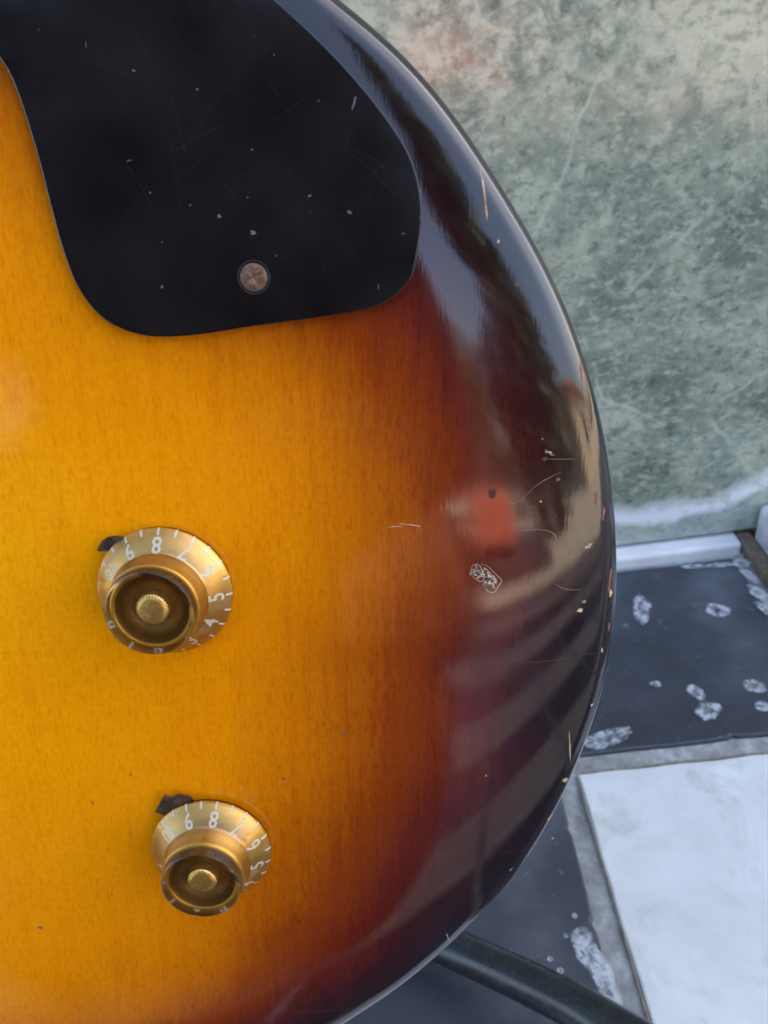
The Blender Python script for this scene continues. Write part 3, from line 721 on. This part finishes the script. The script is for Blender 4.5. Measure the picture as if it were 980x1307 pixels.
def mat_leaf():
    t = NT('hedge leaves'); a = t.noise(t.coord(), 30, 3)
    t.col(t.ramp(a, [(.3, (.02, .045, .012)), (.7, (.06, .10, .03))])).set(Roughness=.6); return t.m
LEAF = mat_leaf(); BARK = simple('brown bark', (.10, .07, .05), .9, scale=20, bump=.6)
def tree(x, y, hh, rad, base, label, seed, nleaf=4000, name='tree', cone=False):
    rg = np.random.default_rng(seed); t = empty(name, None, (x, y, -.03)); tag(t, label, 'tree')
    tube('trunk', catmull([(0, 0, 0), (.03, .02, hh*.3), (0, .05, hh*.7)], 5), list(np.linspace(.11, .04, 11)), BARK, t, 10)
    V, Fc = [], []
    cl = [(rg.uniform(-1, 1)*rad*.6, rg.uniform(-1, 1)*rad*.6, rg.uniform(base, hh-rad*.3), rg.uniform(.3, .55)*rad) for _ in range(26)]
    if cone: cl = [(rg.uniform(-1, 1)*rad*.5*(1-f), rg.uniform(-1, 1)*rad*.5*(1-f), base+f*(hh-base), rad*(.62*(1-f)+.10)) for f in np.linspace(0, 1, 34)]
    for k in range(nleaf):
        c = cl[rg.integers(len(cl))]; d = rg.normal(size=3); d /= np.linalg.norm(d)
        p = np.array(c[:3])+d*c[3]*rg.uniform(.5, 1)**.5
        u = rg.normal(size=3); u /= np.linalg.norm(u); w = np.cross(u, rg.normal(size=3)); w /= np.linalg.norm(w); s = rg.uniform(.05, .10); b0 = len(V)
        V += [p-u*s, p+w*s*.5, p+u*s, p-w*s*.5]; Fc.append((b0, b0+1, b0+2, b0+3))
    mesh('crown', V, Fc, LEAF, t)
tree(.2, -7.6, 2.3, 1.1, .5, 'round dark tree standing behind the red bench', 1)
tree(2.0, -7.2, 2.1, 1.0, .4, 'dark bushy tree left of the beige house', 2)
tree(-1.8, -7.6, 2.6, 1.2, .5, 'dark tree left of the round tree behind the bench', 3)
tree(-4.0, -7.2, 2.6, 1.2, .4, 'added dark tree second from the left end of the row, blocks a bright reflection', 4)  # unseen tree added to keep a bright reflection off the amber
tree(-6.2, -6.4, 2.6, 1.2, .4, 'added dark tree at the far left end of the row, blocks a bright reflection', 6)  # also added out of view, blocks bright background mirrored at the left

tree(1.6, -3.8, 5.4, .80, .5, 'tall slender tree right of the red bench, mirrored as a dark streak', 5, 12000, cone=True)

# squatting photographer in dark clothes (mirrored as the dark shape in pickguard and lacquer)
CLOTH = simple('dark navy jacket', (.018, .018, .024), .85, scale=60, bump=.3)
SKIN = simple('skin', (.45, .26, .18), .5, var=.1); HAIRM = simple('dark hair', (.02, .014, .01), .6)
person = empty('person', None, (0, 0, 0)); tag(person, 'person in dark jacket squatting behind the lens, mirrored dark in the pickguard', 'person')
def skin(name, J, E, rads, mat, parent, sub=2):
    me = bpy.data.meshes.new(name); me.from_pydata(J, E, []); o = link(name, me, mat, parent)
    md = o.modifiers.new('skin', 'SKIN'); md.use_smooth_shade = True
    sl = me.skin_vertices[0].data
    for i, r in enumerate(rads): sl[i].radius = (r, r) if not hasattr(r, '__len__') else r
    sl[0].use_root = True
    s = o.modifiers.new('sub', 'SUBSURF'); s.levels = sub; s.render_levels = sub; return o
ox, oy = -.225, -.50
J = [(0, .02, .20), (0, .02, .44), (0, .05, .66), (0, .07, .81), (0, .095, .87), (0, .12, .92), (0, .13, 1.0), (0, .12, 1.06)]
E = [(i, i+1) for i in range(7)]; rd = [.19, (.19, .15), (.20, .14), (.15, .10), .07, .07, (.085, .10), .07]
for s in (-1, 1):
    b = len(J); J += [(s*.175, .065, .80), (s*.235, .09, .57), (s*.21, .17, .36)]; rd += [.08, .06, .045]; E += [(3, b), (b, b+1), (b+1, b+2)]
    b = len(J); J += [(s*.11, .02, .25), (s*.135, .25, .42), (s*.125, .10, .10), (s*.13, .24, .05)]; rd += [.11, .095, .08, .05]; E += [(0, b), (b, b+1), (b+1, b+2), (b+2, b+3)]
J = [(x+ox, y+oy, z-.01) for x, y, z in J]
skin('body', J, E, rd, CLOTH, person)
filler = lathe('leg_gap_filler', [(.10, .50), (.19, .40), (.235, .22), (.25, .06), (.24, .03), (.0, .03)], CLOTH, person, 48, 1.0); filler.location = (ox-.06, oy+.04, 0); filler.scale = (.86, .72, 1)  # added shape that blocks pale floor mirrored between the legs
hd = (ox, oy+.155, .98)
skin('face', [(hd[0], hd[1], hd[2]-.09), (hd[0], hd[1]+.02, hd[2]-.03), (hd[0], hd[1]+.02, hd[2]+.04), (hd[0], hd[1]+.095, hd[2]-.02)], [(0, 1), (1, 2), (1, 3)], [.05, .075, .07, .014], SKIN, person)
skin('hair', [(hd[0], hd[1]-.03, hd[2]-.02), (hd[0], hd[1]-.02, hd[2]+.07)], [(0, 1)], [.08, .085], HAIRM, person)
for s in (-1, 1):
    wx, wy_, wz = ox+s*.205, oy+.175, .34
    HJ = [(wx, wy_, wz), (wx-s*.01, wy_+.07, wz-.01)]; HE = [(0, 1)]; HR = [.026, (.034, .017)]
    for f_ in range(4):
        b = len(HJ); fx = (f_-1.5)*.021; HJ += [(wx-s*.01+fx, wy_+.115, wz-.025), (wx-s*.01+fx, wy_+.135-.004*abs(f_-1.3), wz-.065)]; HR += [.009, .008]; HE += [(1, b), (b, b+1)]
    b = len(HJ); HJ += [(wx-s*.055, wy_+.055, wz-.02), (wx-s*.06, wy_+.085, wz-.045)]; HR += [.011, .009]; HE += [(1, b), (b, b+1)]
    skin('hand', HJ, HE, HR, SKIN, person)
